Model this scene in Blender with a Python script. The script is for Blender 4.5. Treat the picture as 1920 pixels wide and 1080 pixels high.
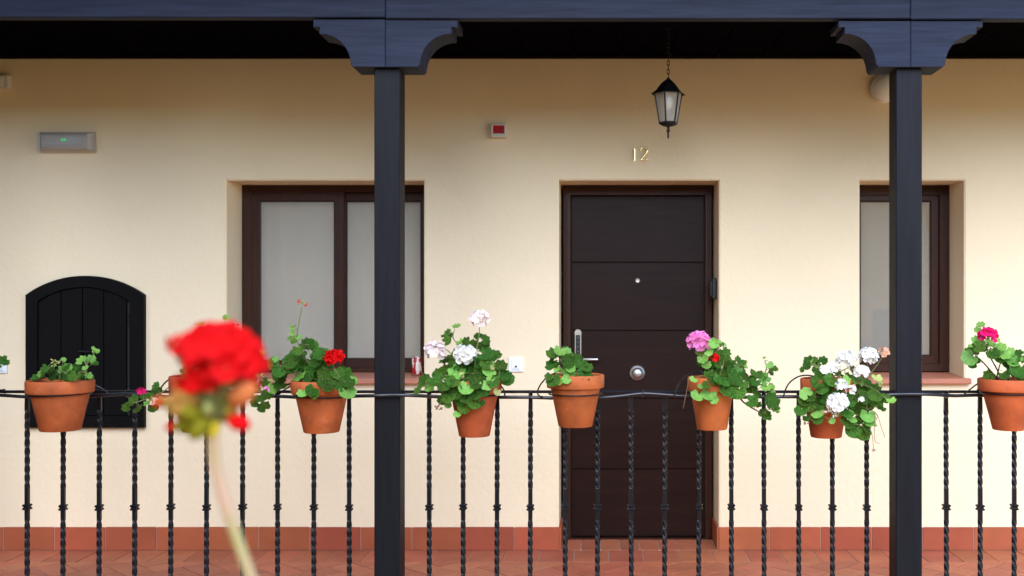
import bpy, bmesh, math, random
from mathutils import Vector, Matrix, Quaternion
R = math.radians
rnd = random.Random(7)
S = bpy.context.scene
for o in list(bpy.data.objects):
    bpy.data.objects.remove(o)

# ------------------------------------------------------------------ camera
F = 2000.0; CX = 1135.0; CY = 555.0; EYE = 1.476
cam_d = bpy.data.cameras.new('camera'); cam = bpy.data.objects.new('camera', cam_d)
S.collection.objects.link(cam); S.camera = cam
cam.location = (0, 0, EYE); cam.rotation_euler = (R(90), 0, 0)
cam_d.sensor_width = 36; cam_d.lens = F / 1920 * 36
cam_d.shift_x = -(CX - 960) / 1920; cam_d.shift_y = (CY - 540) / 1920
cam_d.clip_start = 0.05; cam_d.clip_end = 500
cam_d.dof.use_dof = True; cam_d.dof.focus_distance = 4.85; cam_d.dof.aperture_fstop = 4.0

# ------------------------------------------------------------------ sky and sun
SUN_EL, SUN_AZ = 37.0, 186.0
w = bpy.data.worlds.new('World'); S.world = w; w.use_nodes = True
nt = w.node_tree; nt.nodes.clear()
sky = nt.nodes.new('ShaderNodeTexSky'); sky.sky_type = 'NISHITA'; sky.sun_disc = False
sky.sun_elevation = R(SUN_EL); sky.sun_rotation = R(SUN_AZ)
sky.air_density = 1.0; sky.dust_density = 0.0; sky.ozone_density = 4.0
bg = nt.nodes.new('ShaderNodeBackground'); bg.inputs['Strength'].default_value = 0.15
wo = nt.nodes.new('ShaderNodeOutputWorld')
nt.links.new(sky.outputs[0], bg.inputs[0]); nt.links.new(bg.outputs[0], wo.inputs[0])
sd = bpy.data.lights.new('sun', 'SUN'); sd.energy = 1.1; sd.angle = R(58); sd.color = (1, .955, .885)
sun = bpy.data.objects.new('sun', sd); S.collection.objects.link(sun)
d = Vector((-math.sin(R(SUN_AZ)) * math.cos(R(SUN_EL)), -math.cos(R(SUN_AZ)) * math.cos(R(SUN_EL)), -math.sin(R(SUN_EL))))
sun.rotation_euler = d.to_track_quat('-Z', 'Y').to_euler()
vs = S.view_settings; vs.view_transform = 'Standard'; vs.look = 'None'; vs.gamma = 1; vs.use_curve_mapping = False
vs.exposure = 2.27

# ------------------------------------------------------------------ helpers
def PX(px, Y): return (px - CX) * Y / F
def PZ(py, Y): return EYE + (CY - py) * Y / F
def P(px, py, Y): return Vector((PX(px, Y), Y, PZ(py, Y)))

class MB:
    def __init__(s): s.v = []; s.f = []
    def add(s, vs_, fs):
        n = len(s.v); s.v += [tuple(v) for v in vs_]; s.f += [tuple(i + n for i in f) for f in fs]
        return s
    def box(s, x0, x1, y0, y1, z0, z1, c=0.0):
        if c <= 0:
            return s.add([(x0,y0,z0),(x1,y0,z0),(x1,y1,z0),(x0,y1,z0),(x0,y0,z1),(x1,y0,z1),(x1,y1,z1),(x0,y1,z1)],
                  [(0,3,2,1),(4,5,6,7),(0,1,5,4),(1,2,6,5),(2,3,7,6),(3,0,4,7)])
        bm = bmesh.new(); bmesh.ops.create_cube(bm, size=1)
        for v in bm.verts:
            v.co = Vector(((x0+x1)/2 + v.co.x*(x1-x0), (y0+y1)/2 + v.co.y*(y1-y0), (z0+z1)/2 + v.co.z*(z1-z0)))
        bmesh.ops.bevel(bm, geom=list(bm.edges), offset=c, segments=1, affect='EDGES')
        bm.verts.index_update()
        s.add([v.co[:] for v in bm.verts], [[v.index for v in f.verts] for f in bm.faces]); bm.free()
        return s
    def tube(s, pts, r, n=8, flat=1.0, up=None, cap=True):
        pts = [Vector(p) for p in pts]; m = len(pts)
        rs = r if isinstance(r, (list, tuple)) else [r]*m
        prev = None; base = len(s.v)
        for i, p in enumerate(pts):
            t = (pts[min(i+1, m-1)] - pts[max(i-1, 0)])
            t = t.normalized() if t.length > 1e-9 else Vector((0,0,1))
            if up is not None: a = Vector(up)
            elif prev is None: a = Vector((0,0,1)) if abs(t.z) < .9 else Vector((1,0,0))
            else: a = prev
            b = (a - t*a.dot(t)).normalized(); c = t.cross(b); prev = b
            for k in range(n):
                th = 2*math.pi*k/n
                s.v.append(tuple(p + (b*math.cos(th)*flat + c*math.sin(th))*rs[i]))
        for i in range(m-1):
            for k in range(n):
                a0 = base + i*n + k; a1 = base + i*n + (k+1) % n
                s.f.append((a0, a1, a1+n, a0+n))
        if cap:
            s.f.append(tuple(base + k for k in range(n))[::-1]); s.f.append(tuple(base + (m-1)*n + k for k in range(n)))
        return s
    def lathe(s, prof, n=32, cx=0, cy=0, cz=0, cap0=False, cap1=False, M=None, wob=0.0):
        base = len(s.v)
        for (r, z) in prof:
            for k in range(n):
                th = 2*math.pi*k/n
                rr = r*(1 + wob*math.sin(2*th + z*9))
                v = Vector((rr*math.cos(th), rr*math.sin(th), z))
                if M is not None: v = M @ v
                s.v.append((v.x+cx, v.y+cy, v.z+cz))
        for i in range(len(prof)-1):
            for k in range(n):
                a0 = base+i*n+k; a1 = base+i*n+(k+1) % n
                s.f.append((a0, a1, a1+n, a0+n))
        if cap0: s.f.append(tuple(base+k for k in range(n))[::-1])
        if cap1: s.f.append(tuple(base+(len(prof)-1)*n+k for k in range(n)))
        return s
    def ring(s, x0, x1, z0, z1, wl, wr, wt, wb, y0, y1, c=0.004):
        O = [(x0,z0),(x1,z0),(x1,z1),(x0,z1)]
        I = [(x0+wl,z0+wb),(x1-wr,z0+wb),(x1-wr,z1-wt),(x0+wl,z1-wt)]
        def off(L, e): return [(L[0][0]+e, L[0][1]+e), (L[1][0]-e, L[1][1]+e), (L[2][0]-e, L[2][1]-e), (L[3][0]+e, L[3][1]-e)]
        loops = [(O, y1), (O, y0+c), (off(O, c), y0), (off(I, -c), y0), (I, y0+c), (I, y1)]
        vv = [(x, y, z) for L, y in loops for x, z in L]
        ff = []
        for i in range(len(loops)-1):
            for k in range(4):
                ff.append((i*4+k, i*4+(k+1) % 4, (i+1)*4+(k+1) % 4, (i+1)*4+k))
        for k in range(4): ff.append((20+k, 20+(k+1) % 4, (k+1) % 4, k))
        return s.add(vv, ff)
    def prism(s, poly, z0, z1, inset=0.0015):
        n = len(poly); cx = sum(p[0] for p in poly)/n; cy = sum(p[1] for p in poly)/n
        def sh(p):
            v = Vector((p[0]-cx, p[1]-cy)); l = v.length
            v = v*max(0, (l-inset*1.6)/l) if l > 1e-6 else v
            return (v.x+cx, v.y+cy)
        vv = [(x, y, z0) for x, y in poly] + [(x, y, z1-inset) for x, y in poly] + [(*sh(p), z1) for p in poly]
        ff = [tuple(range(2*n, 3*n))]
        for k in range(n):
            j = (k+1) % n
            ff += [(k, j, n+j, n+k), (n+k, n+j, 2*n+j, 2*n+k)]
        return s.add(vv, ff)
    def mesh(s, name, m, smooth=False, angle=None):
        me = bpy.data.meshes.new(name); me.from_pydata(s.v, [], s.f)
        bm = bmesh.new(); bm.from_mesh(me); bmesh.ops.recalc_face_normals(bm, faces=bm.faces); 
        if smooth:
            for f in bm.faces: f.smooth = True
            if angle:
                for e in bm.edges:
                    if len(e.link_faces) == 2 and e.calc_face_angle(0) > R(angle): e.smooth = False
        bm.to_mesh(me); bm.free(); me.update()
        if m is not None: me.materials.append(m)
        return me
    def build(s, name, m, parent=None, smooth=False, angle=None, **k):
        return link(s.mesh(name, m, smooth, angle), name, parent, **k)

def link(me, name, parent=None, loc=None, mat=None, **props):
    o = bpy.data.objects.new(name, me); S.collection.objects.link(o)
    if parent is not None: o.parent = parent
    if mat is not None: o.matrix_local = mat
    if loc is not None: o.location = loc
    for k, v in props.items(): o[k] = v
    return o
def thing(name, label, cat, loc=(0,0,0), group=None):
    o = link(None, name, loc=loc); o['label'] = label; o['category'] = cat
    if group: o['group'] = group
    return o
def tag(o, label, cat, group=None):
    o['label'] = label; o['category'] = cat
    if group: o['group'] = group
    return o

# ------------------------------------------------------------------ materials
def mat(name, col, rough=0.6, metal=0.0, var=0.0, vscale=4.0, stretch=(1,1,1), bump=0.0, bscale=60.0, bstretch=None,
        spec=0.5, rand=0.0, col2=None, spots=None, coat=0.0, rvar=0.0, emit=None, estr=0, obj=True, translucent=0.0, hue=0.0):
    m = bpy.data.materials.new(name); m.use_nodes = True
    t = m.node_tree; N = t.nodes; L = t.links; b = N['Principled BSDF']
    b.inputs['Roughness'].default_value = rough; b.inputs['Metallic'].default_value = metal
    b.inputs['Specular IOR Level'].default_value = spec; b.inputs['Coat Weight'].default_value = coat
    tc = N.new('ShaderNodeTexCoord'); co = tc.outputs['Object']
    def noise(scale, st, detail=5, rg=.55):
        mp = N.new('ShaderNodeMapping'); mp.inputs['Scale'].default_value = st; L.new(co, mp.inputs[0])
        if rand_loc: L.new(rand_loc, mp.inputs['Location'])
        n = N.new('ShaderNodeTexNoise'); n.inputs['Scale'].default_value = scale; n.inputs['Detail'].default_value = detail
        n.inputs['Roughness'].default_value = rg; L.new(mp.outputs[0], n.inputs[0]); return n.outputs[0]
    oi = N.new('ShaderNodeObjectInfo')
    cmb = N.new('ShaderNodeMath'); cmb.operation = 'MULTIPLY'; cmb.inputs[1].default_value = 37; L.new(oi.outputs['Random'], cmb.inputs[0])
    rand_loc = cmb.outputs[0]
    rgb = N.new('ShaderNodeRGB'); rgb.outputs[0].default_value = (*col, 1); cur = rgb.outputs[0]
    if var > 0 or col2:
        mr = N.new('ShaderNodeMapRange'); mr.inputs[1].default_value = .32; mr.inputs[2].default_value = .68
        L.new(noise(vscale, stretch), mr.inputs[0])
        mx = N.new('ShaderNodeMix'); mx.data_type = 'RGBA'; L.new(mr.outputs[0], mx.inputs[0]); L.new(cur, mx.inputs[6])
        c2 = col2 if col2 else tuple(c*(1-var) for c in col)
        mx.inputs[7].default_value = (*c2, 1); cur = mx.outputs[2]
    if rand > 0 or hue > 0:
        hs = N.new('ShaderNodeHueSaturation')
        mr = N.new('ShaderNodeMapRange'); mr.inputs[3].default_value = 1-rand; mr.inputs[4].default_value = 1+rand
        L.new(oi.outputs['Random'], mr.inputs[0]); L.new(mr.outputs[0], hs.inputs['Value'])
        if hue > 0:
            fr = N.new('ShaderNodeMath'); fr.operation = 'MULTIPLY'; fr.inputs[1].default_value = 7.31; L.new(oi.outputs['Random'], fr.inputs[0])
            f2 = N.new('ShaderNodeMath'); f2.operation = 'FRACT'; L.new(fr.outputs[0], f2.inputs[0])
            mh = N.new('ShaderNodeMapRange'); mh.inputs[3].default_value = .5-hue; mh.inputs[4].default_value = .5+hue*.6
            L.new(f2.outputs[0], mh.inputs[0]); L.new(mh.outputs[0], hs.inputs['Hue'])
        L.new(cur, hs.inputs['Color']); cur = hs.outputs[0]
    if spots:
        for (sc, lo, hi, sst, scol, amt) in spots:
            mr = N.new('ShaderNodeMapRange'); mr.inputs[1].default_value = lo; mr.inputs[2].default_value = hi; mr.inputs[4].default_value = amt
            L.new(noise(sc, sst, 8, .65), mr.inputs[0])
            mx = N.new('ShaderNodeMix'); mx.data_type = 'RGBA'; L.new(mr.outputs[0], mx.inputs[0]); L.new(cur, mx.inputs[6])
            mx.inputs[7].default_value = (*scol, 1); cur = mx.outputs[2]
    L.new(cur, b.inputs['Base Color'])
    if rvar > 0:
        mr = N.new('ShaderNodeMapRange'); mr.inputs[3].default_value = max(0.02, rough-rvar); mr.inputs[4].default_value = min(1, rough+rvar)
        L.new(noise(vscale*2, stretch), mr.inputs[0]); L.new(mr.outputs[0], b.inputs['Roughness'])
    if bump > 0:
        bp = N.new('ShaderNodeBump'); bp.inputs['Strength'].default_value = 1; bp.inputs['Distance'].default_value = bump
        L.new(noise(bscale, bstretch or stretch, 6), bp.inputs['Height']); L.new(bp.outputs[0], b.inputs['Normal'])
    if emit:
        b.inputs['Emission Color'].default_value = (*emit, 1); b.inputs['Emission Strength'].default_value = estr
    if translucent > 0:
        tr = N.new('ShaderNodeBsdfTranslucent'); L.new(cur, tr.inputs[0]); ms = N.new('ShaderNodeMixShader')
        ms.inputs[0].default_value = translucent; L.new(b.outputs[0], ms.inputs[1]); L.new(tr.outputs[0], ms.inputs[2])
        L.new(ms.outputs[0], N['Material Output'].inputs[0])
    return m

def glass_mat(name, refl_rough=0.02, tint=(1,1,1), diffuse_mix=0.0):
    m = bpy.data.materials.new(name); m.use_nodes = True
    t = m.node_tree; N = t.nodes; L = t.links; N.remove(N['Principled BSDF'])
    tr = N.new('ShaderNodeBsdfTransparent'); tr.inputs[0].default_value = (*tint, 1)
    gl = N.new('ShaderNodeBsdfGlossy'); gl.inputs['Roughness'].default_value = refl_rough
    fr = N.new('ShaderNodeFresnel'); fr.inputs[0].default_value = 1.75
    ms = N.new('ShaderNodeMixShader'); L.new(fr.outputs[0], ms.inputs[0]); L.new(tr.outputs[0], ms.inputs[1]); L.new(gl.outputs[0], ms.inputs[2])
    out = ms.outputs[0]
    if diffuse_mix > 0:  # pale diffuse share for a frosted, brighter pane
        df = N.new('ShaderNodeBsdfDiffuse'); df.inputs[0].default_value = (.74, .68, .60, 1); m2 = N.new('ShaderNodeMixShader'); m2.inputs[0].default_value = diffuse_mix
        L.new(out, m2.inputs[1]); L.new(df.outputs[0], m2.inputs[2]); out = m2.outputs[0]
    L.new(out, N['Material Output'].inputs[0])
    return m

M = {}
M['plaster'] = mat('cream_plaster', (.84,.68,.46), .85, var=.05, vscale=1.3, bump=.0022, bscale=34, spec=.25,
                   spots=[(3.0, .55, .75, (1,1,1), (.76,.60,.38), .35), (22, .70, .8, (1,1,1), (.6,.5,.38), .25)])
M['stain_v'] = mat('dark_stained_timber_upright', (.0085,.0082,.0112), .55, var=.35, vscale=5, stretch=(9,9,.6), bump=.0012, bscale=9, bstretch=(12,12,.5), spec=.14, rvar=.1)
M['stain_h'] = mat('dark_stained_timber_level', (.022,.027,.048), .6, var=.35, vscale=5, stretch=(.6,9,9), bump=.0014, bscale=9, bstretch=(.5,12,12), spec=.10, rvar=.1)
M['ceiling'] = mat('blackened_ceiling_boards', (.004,.004,.005), .8, spec=.0, var=.4, vscale=5, stretch=(8,.6,8), bump=.001, bscale=8)
M['ceil_trim'] = mat('ceiling_trim_wood', (.010,.006,.006), .8, spec=0)
M['frame'] = mat('mahogany_window_wood', (.044,.0135,.0065), .42, var=.35, vscale=6, stretch=(6,6,.7), bump=.0004, bscale=20, bstretch=(8,8,.5), spec=.22)
M['door'] = mat('dark_walnut_door', (.019,.0068,.0045), .42, var=.35, vscale=4, stretch=(.7,6,9), bump=.0004, bscale=14, bstretch=(.5,6,14), spec=.12, rvar=.08)
M['hatch'] = mat('black_stained_hatch_wood', (.004,.0035,.0035), .55, spec=.08, var=.3, vscale=5, stretch=(10,10,.6), bump=.0008, bscale=10, bstretch=(14,14,.5))
M['tile'] = mat('terracotta_floor_tile', (.43,.13,.063), .55, var=.22, vscale=6, bump=.0009, bscale=30, rand=.13, hue=.008, spec=.4,
                spots=[(14, .62, .75, (1,1,1), (.22,.08,.05), .5), (9, .64, .8, (1,1,1), (.55,.26,.17), .35)])
M['skirt'] = mat('terracotta_skirting_tile', (.38,.092,.034), .6, var=.2, vscale=5, bump=.0008, bscale=30, rand=.12, hue=.008, spec=.35,
                spots=[(10, .62, .78, (1,1,1), (.30,.10,.06), .5)])
M['grout'] = mat('pale_grout', (.38,.22,.155), .9, var=.2, vscale=12)
M['sill'] = mat('terracotta_sill', (.46,.17,.10), .5, var=.15, vscale=7, bump=.0006, bscale=30)
M['iron'] = mat('black_painted_iron', (.006,.006,.008), .38, spec=.25, bump=.0005, bscale=90, rvar=.08)
M['tube'] = mat('black_irrigation_pipe', (.010,.012,.018), .28, spec=.6)
M['ptile'] = None
M['pot'] = mat('terracotta_pot', (.52,.112,.030), .72, var=.4, vscale=9, bump=.0009, bscale=45, rand=.13, hue=.010, spec=.3,
               spots=[(12, .58, .74, (1,1,1.4), (.62,.22,.10), .4), (10, .58, .72, (1,1,.8), (.15,.05,.025), .7), (48, .70, .75, (1,1,1), (.78,.60,.50), .6)])
M['soil'] = mat('potting_soil', (.035,.022,.014), .95, var=.5, vscale=60, bump=.006, bscale=80)
M['white_plastic'] = mat('white_plastic', (.80,.80,.80), .35)
M['cream_plastic'] = mat('aged_white_plastic', (.62,.58,.53), .4)
M['grey_cover'] = mat('smoky_plastic_cover', (.36,.33,.31), .3, spec=.4)
M['red_plastic'] = mat('red_plastic', (.40,.004,.008), .35, spec=.15)
M['green_led'] = mat('green_led', (.02,.3,.08), .3, emit=(.05,.9,.25), estr=.10)
M['black_plastic'] = mat('black_plastic', (.010,.010,.013), .3)
M['steel'] = mat('satin_steel', (.60,.60,.60), .42, metal=1)
M['nickel'] = mat('champagne_metal', (.42,.38,.32), .4, metal=.9)
M['brass'] = mat('polished_brass', (.90,.72,.38), .22, metal=1)
M['blind'] = mat('pale_grey_blind', (.88,.83,.75), .9, var=.05, vscale=2, stretch=(3,1,.3), bump=.003, bscale=5, bstretch=(4,1,.2))
M['blind_warm'] = mat('cream_curtain', (.90,.86,.78), .9, var=.05, vscale=2, stretch=(3,1,.3), bump=.003, bscale=5, bstretch=(4,1,.2))
M['blind_grey'] = mat('grey_green_blind', (.34,.35,.31), .9, var=.35, vscale=1.6, bump=.003, bscale=5)
M['interior'] = mat('dim_interior', (.12,.11,.10), .9)
M['glass'] = glass_mat('window_glass', .015, (.93,.92,.89), .22)
M['lglass'] = glass_mat('lantern_glass', .05, (.95,.95,.95), .35)
M['dark_rubber'] = mat('dark_gasket', (.01,.01,.01), .6)
M['bulb'] = mat('white_lamp_tube', (.85,.85,.82), .3)
M['leaf'] = mat('geranium_leaf', (.15,.40,.052), .5, rand=.3, hue=.022, var=.3, vscale=1.4, bump=.08, bscale=3.5, spec=.3, translucent=.34)
M['leaf_young'] = mat('young_geranium_leaf', (.19,.42,.065), .5, rand=.2, hue=.015, var=.2, vscale=1.5, spec=.35, translucent=.3)
M['leaf_pale'] = mat('yellowing_leaf', (.40,.42,.12), .55, rand=.2, hue=.02, translucent=.3)
M['stem'] = mat('green_stem', (.14,.22,.05), .5, var=.3, vscale=30, col2=(.22,.17,.07))
M['wood_stem'] = mat('woody_stem', (.045,.030,.018), .7, var=.3, vscale=40)
M['dry'] = mat('dried_flower_stalk', (.25,.13,.07), .8, rand=.2)
M['bud'] = mat('green_bud', (.22,.34,.07), .5, rand=.2, hue=.02)
def petal(name, c, c2=None): return mat(name, c, .7, rand=.12, var=.15, vscale=1.5, translucent=.3, spec=.1, col2=c2)
M['red'] = petal('red_petal', (.82,.006,.006), (.62,.003,.006)); M['white'] = petal('white_petal', (.93,.90,.84))
M['blush'] = petal('blush_white_petal', (.91,.84,.80), (.88,.68,.66)); M['pink'] = petal('pink_petal', (.80,.16,.45), (.82,.34,.60))
M['magenta'] = petal('magenta_petal', (.72,.010,.14)); M['peach'] = petal('peach_petal', (.80,.42,.28))

# ------------------------------------------------------------------ key dimensions (metres)
YW = 6.2            # wall face
YF = 6.464          # window and door frames, set back in the wall
ZT = PZ(338, YW)
OL = (PX(424, YW), PX(795, YW)); OD = (PX(1048, YW), PX(1348, YW)); OR_ = (PX(1612, YW), PX(1808, YW))
ZS = 0.985
ZC = PZ(111, YW)

# ------------------------------------------------------------------ floor
floor = MB().box(-7, 5, 4.66, 6.47, -.25, -.003).build('gallery_floor', M['grout']); floor['kind'] = 'structure'
G = .0035
def tile_poly(poly, m='tile', name='tile', z1=.0015, parent=None):
    z1 += rnd.uniform(-.0008, .0008)
    return MB().prism(poly, -.012, z1, .0018).build(name, M[m], parent or floor)
def clip(poly, axis, val, keep_less):
    out = []
    for i in range(len(poly)):
        a, b = poly[i], poly[(i+1) % len(poly)]
        ia = (a[axis] <= val) == keep_less; ib = (b[axis] <= val) == keep_less
        if ia: out.append(a)
        if ia != ib:
            t = (val-a[axis])/(b[axis]-a[axis]); out.append((a[0]+(b[0]-a[0])*t, a[1]+(b[1]-a[1])*t))
    return out
x = PX(1011, 6.05) - .197*18
while x < 2.75:
    tile_poly([(x+G, 5.912+G), (x+.197-G, 5.912+G), (x+.197-G, 6.187), (x+G, 6.187)]); x += .197
x = OD[0]+.014
while x < OD[1]-.014:
    x1 = min(x+.114, OD[1]-.014)
    if x1-x > .02: tile_poly([(x+G, 6.19+G), (x1-G, 6.19+G), (x1-G, 6.462), (x+G, 6.462)])
    x += .114
a = .142; c45 = math.cos(R(45))
n = 0
for i in range(-60, 61):
    for j in range(-30, 31):
        for kind in (0, 1):
            ox, oy = i - 2*j, i + 2*j
            q = [(ox, oy), (ox+2, oy), (ox+2, oy+1), (ox, oy+1)] if kind == 0 else [(ox, oy+1), (ox+1, oy+1), (ox+1, oy+3), (ox, oy+3)]
            x0, y0 = q[0]; x1, y1 = q[2]; g = G/a
            q = [(x0+g, y0+g), (x1-g, y0+g), (x1-g, y1-g), (x0+g, y1-g)]
            q = [((u*c45 - v*c45)*a - .4, (u*c45 + v*c45)*a + 5.3) for u, v in q]
            xs_ = [p[0] for p in q]; ys_ = [p[1] for p in q]
            if max(xs_) < -3.6 or min(xs_) > 2.55 or min(ys_) > 5.90 or max(ys_) < 4.95: continue
            q = clip(q, 1, 5.912-G, True)
            if len(q) >= 3 and max(p[1] for p in q) - min(p[1] for p in q) > .01: tile_poly(q); n += 1

# ------------------------------------------------------------------ house with wall, windows, door, hatch
house = thing('house', 'cream plastered gallery house front with dark windows, door number twelve and terracotta skirting', 'house')
xs = [-7.0, OL[0], OL[1], OD[0], OD[1], OR_[0], OR_[1], 5.0]
zs = [-.25, 0.0, ZS, ZT, 4.2]
bm = bmesh.new(); vm = {}
def V(x, y, z):
    k = (round(x, 5), round(y, 5), round(z, 5))
    if k not in vm: vm[k] = bm.verts.new(k)
    return vm[k]
def hole(i, j):
    if i in (1, 5) and j == 2: return True
    if i == 3 and j in (1, 2): return True
    return False
for i in range(7):
    for j in range(4):
        if hole(i, j): continue
        x0, x1, z0, z1 = xs[i], xs[i+1], zs[j], zs[j+1]
        bm.faces.new([V(x0, YW, z0), V(x1, YW, z0), V(x1, YW, z1), V(x0, YW, z1)])
for (xa, xb, za) in ((OL[0], OL[1], ZS), (OD[0], OD[1], 0.0), (OR_[0], OR_[1], ZS)):
    y1 = YF + .10
    zl = [za, ZS, ZT] if za == 0 else [za, ZT]
    for q in range(len(zl)-1):
        for xx in (xa, xb):
            bm.faces.new([V(xx, YW, zl[q]), V(xx, y1, zl[q]), V(xx, y1, zl[q+1]), V(xx, YW, zl[q+1])])
    bm.faces.new([V(xa, YW, ZT), V(xb, YW, ZT), V(xb, y1, ZT), V(xa, y1, ZT)])
    if za > 0: bm.faces.new([V(xa, YW, za), V(xb, YW, za), V(xb, y1, za), V(xa, y1, za)])
bmesh.ops.recalc_face_normals(bm, faces=bm.faces)
ed = [e for e in bm.edges if len(e.link_faces) == 2 and e.calc_face_angle(0) > R(60) and all(abs(v.co.y-YW) < 1e-4 for v in e.verts)]
bmesh.ops.bevel(bm, geom=ed, offset=.007, segments=3, affect='EDGES')
for f in bm.faces: f.smooth = False
me = bpy.data.meshes.new('wall'); bm.to_mesh(me); bm.free(); me.materials.append(M['plaster'])
link(me, 'wall', house)
# back of the house and roof, keep the sun off the gallery
MB().box(-7, 5, 8.6, 8.8, -.25, 4.2).box(-7.2, -7, 6.2, 8.8, -.25, 4.2).box(5, 5.2, 6.2, 8.8, -.25, 4.2).build('rear_wall', M['plaster'], house)
rf = MB().add([(-9, 4.45, 3.02), (8, 4.45, 3.02), (8, 8.9, 5.9), (-9, 8.9, 5.9), (-9, 4.45, 3.12), (8, 4.45, 3.12), (8, 8.9, 6.0), (-9, 8.9, 6.0),
      ], [(0,1,2,3),(4,5,6,7),(0,1,5,4),(3,2,6,7),(0,3,7,4),(1,2,6,5)])
rf.box(-9, 8, 8.8, 8.9, 4.0, 5.85).build('roof', M['tile'], house)
# skirting tiles
def skirt(x0, x1):
    if x1-x0 < .01: return
    y = 6.188 + rnd.uniform(-.0012, .0012); zt = .134+rnd.uniform(-.0012, .0012)
    MB().box(x0+.003, x1-.003, y, 6.199, .002, zt, .0015).build('skirting_tile', M['skirt'], house)
x = PX(5.5, 6.188) - .2965*2
while x < 2.8:
    a0, a1 = x, x+.2965
    if a1 <= OD[0] or a0 >= OD[1]: skirt(a0, a1)
    else:
        if a0 < OD[0]: skirt(a0, OD[0]+.003)
        if a1 > OD[1]: skirt(OD[1]-.003, a1)
    x += .2965
MB().box(-7, OD[0], 6.192, 6.1995, 0, .131).box(OD[1], 5, 6.192, 6.1995, 0, .131).build('skirting_grout', M['grout'], house)
MB().box(OD[0]+.001, OD[0]+.013, 6.191, YF-.002, .002, .134, .0015).build('skirting_tile', M['skirt'], house)
MB().box(OD[1]-.013, OD[1]-.001, 6.191, YF-.002, .002, .134, .0015).build('skirting_tile', M['skirt'], house)

fx = lambda p: PX(p, YF); fz = lambda p: PZ(p, YF)
def window(x0, x1, zb, zt, sashes, sill, lbl, blinds):
    wn = MB().ring(x0, x1, zb, zt, *sashes['frame'], YF, YF+.075, .004).build('window', M['frame'], house, label=lbl)
    for (sx0, sx1, sz0, sz1, wl, wr, wt, wb, dy) in sashes['sash']:
        MB().ring(sx0, sx1, sz0, sz1, wl, wr, wt, wb, YF+dy, YF+dy+.034, .006).build('sash', M['frame'], wn)
        b = MB().ring(sx0+wl-.004, sx1-wr+.004, sz0+wb-.004, sz1-wt+.004, .007, .007, .007, .007, YF+dy+.012, YF+dy+.022, .001)
        b.build('gasket', M['dark_rubber'], wn)
        MB().box(sx0+wl-.004, sx1-wr+.004, YF+dy+.015, YF+dy+.019, sz0+wb-.004, sz1-wt+.004).build('pane', M['glass'], wn)
    for (bx0, bx1, m) in blinds:
        nb = 90; vv = []; ff = []
        for k in range(nb+1):
            xx = bx0+(bx1-bx0)*k/nb; yy = YF+.095 + .004*math.sin(xx*23) + .002*math.sin(xx*61+1)
            vv += [(xx, yy, zb+.01), (xx, yy, zt-.01)]
            if k: ff.append((2*k-2, 2*k, 2*k+1, 2*k-1))
        MB().add(vv, ff).build('curtain', M[m], wn, smooth=True)
    if sill: 
        s0, s1 = sill
        MB().add([(s0,6.162,.966),(s1,6.162,.966),(s1,YF+.01,.966),(s0,YF+.01,.966),
                  (s0,6.158,.972),(s1,6.158,.972),(s0,6.158,.990),(s1,6.158,.990),(s0,6.166,.9985),(s1,6.166,.9985),(s1,YF+.01,1.013),(s0,YF+.01,1.013)],
                 [(0,3,2,1),(0,1,5,4),(4,5,7,6),(6,7,9,8),(8,9,10,11),(3,11,10,2),(0,4,6,8,11,3),(1,2,10,9,7,5)]).build('sill', M['sill'], wn)
    MB().box(x0-.3, x1+.3, YF+.5, YF+.52, zb-.3, zt+.3).box(x0-.32, x0-.3, YF+.1, YF+.52, zb-.3, zt+.3).box(x1+.3, x1+.32, YF+.1, YF+.52, zb-.3, zt+.3).build('room_backing', M['interior'], wn)
    return wn
wx0, wx1 = fx(453), fx(809); zb = fz(698); zt_ = ZT-.001
window(wx0+.001, wx1-.001, zb, zt_, {
    'frame': (fx(470)-fx(453), fx(809)-fx(797), zt_-fz(360), fz(690)-zb),
    'sash': [(fx(468), fx(645), fz(692), fz(358), fx(486)-fx(468), fx(645)-fx(625), .062, .050, .010),
             (fx(630), fx(800), fz(694), fz(356), fx(646)-fx(630), fx(800)-fx(786), .066, .068, .046)]},
    (OL[0]-.028, OL[1]+.004-.03), 'wide two-sash sliding window with pale curtain, left of the door',
    [(fx(455), fx(632), 'blind'), (fx(636), fx(808), 'blind_warm')])
# the sill stops at the post side of the left window just past the opening
wx0, wx1 = fx(1592.6), fx(1780.6)
window(wx0, wx1, fz(697), zt_, {
    'frame': (.060, fx(1780)-fx(1761), zt_-fz(366), fz(683)-fz(697)+.006),
    'sash': [(fx(1609)-.03, fx(1762), fz(686), fz(364), fx(1615)-fx(1609)+.03, fx(1762)-fx(1746), .044, .064, .012)]},
    (OR_[0]-.028, OR_[1]+.028), 'narrow single-sash window with frosted pane behind the right post',
    [(fx(1593), fx(1780), 'blind_grey')])

# door
dz0 = .010
door = MB().ring(OD[0]+.0145, OD[1]-.0145, .004, ZT-.001, fx(1070)-OD[0]-.0145, OD[1]-.0145-fx(1322), ZT-fz(366), .0005, YF, YF+.08, .004).build('door', M['frame'], house, label='dark brown panelled front door in a mahogany frame')
MB().box(fx(1068), fx(1324), YF+.045, YF+.06, dz0, fz(362)).build('door_leaf', M['dark_rubber'], door)
pys = [366, 491.5, 620, 748, 881, 1007.5]
for k in range(5):
    g = .0022
    MB().box(fx(1071.5), fx(1320.5), YF+.030, YF+.05, fz(pys[k+1])+g, fz(pys[k])-(g if k else .004), .0025).build('panel', M['door'], door)
ring2 = MB().ring(OD[0]+.028, OD[1]-.028, .004, ZT-.014, .012, .012, .012, .0005, YF-.006, YF+.004, .003).build('frame_bead', M['frame'], door)
ym = YF+.030
kx, kz = PX(1195, ym), PZ(699, ym)
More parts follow.
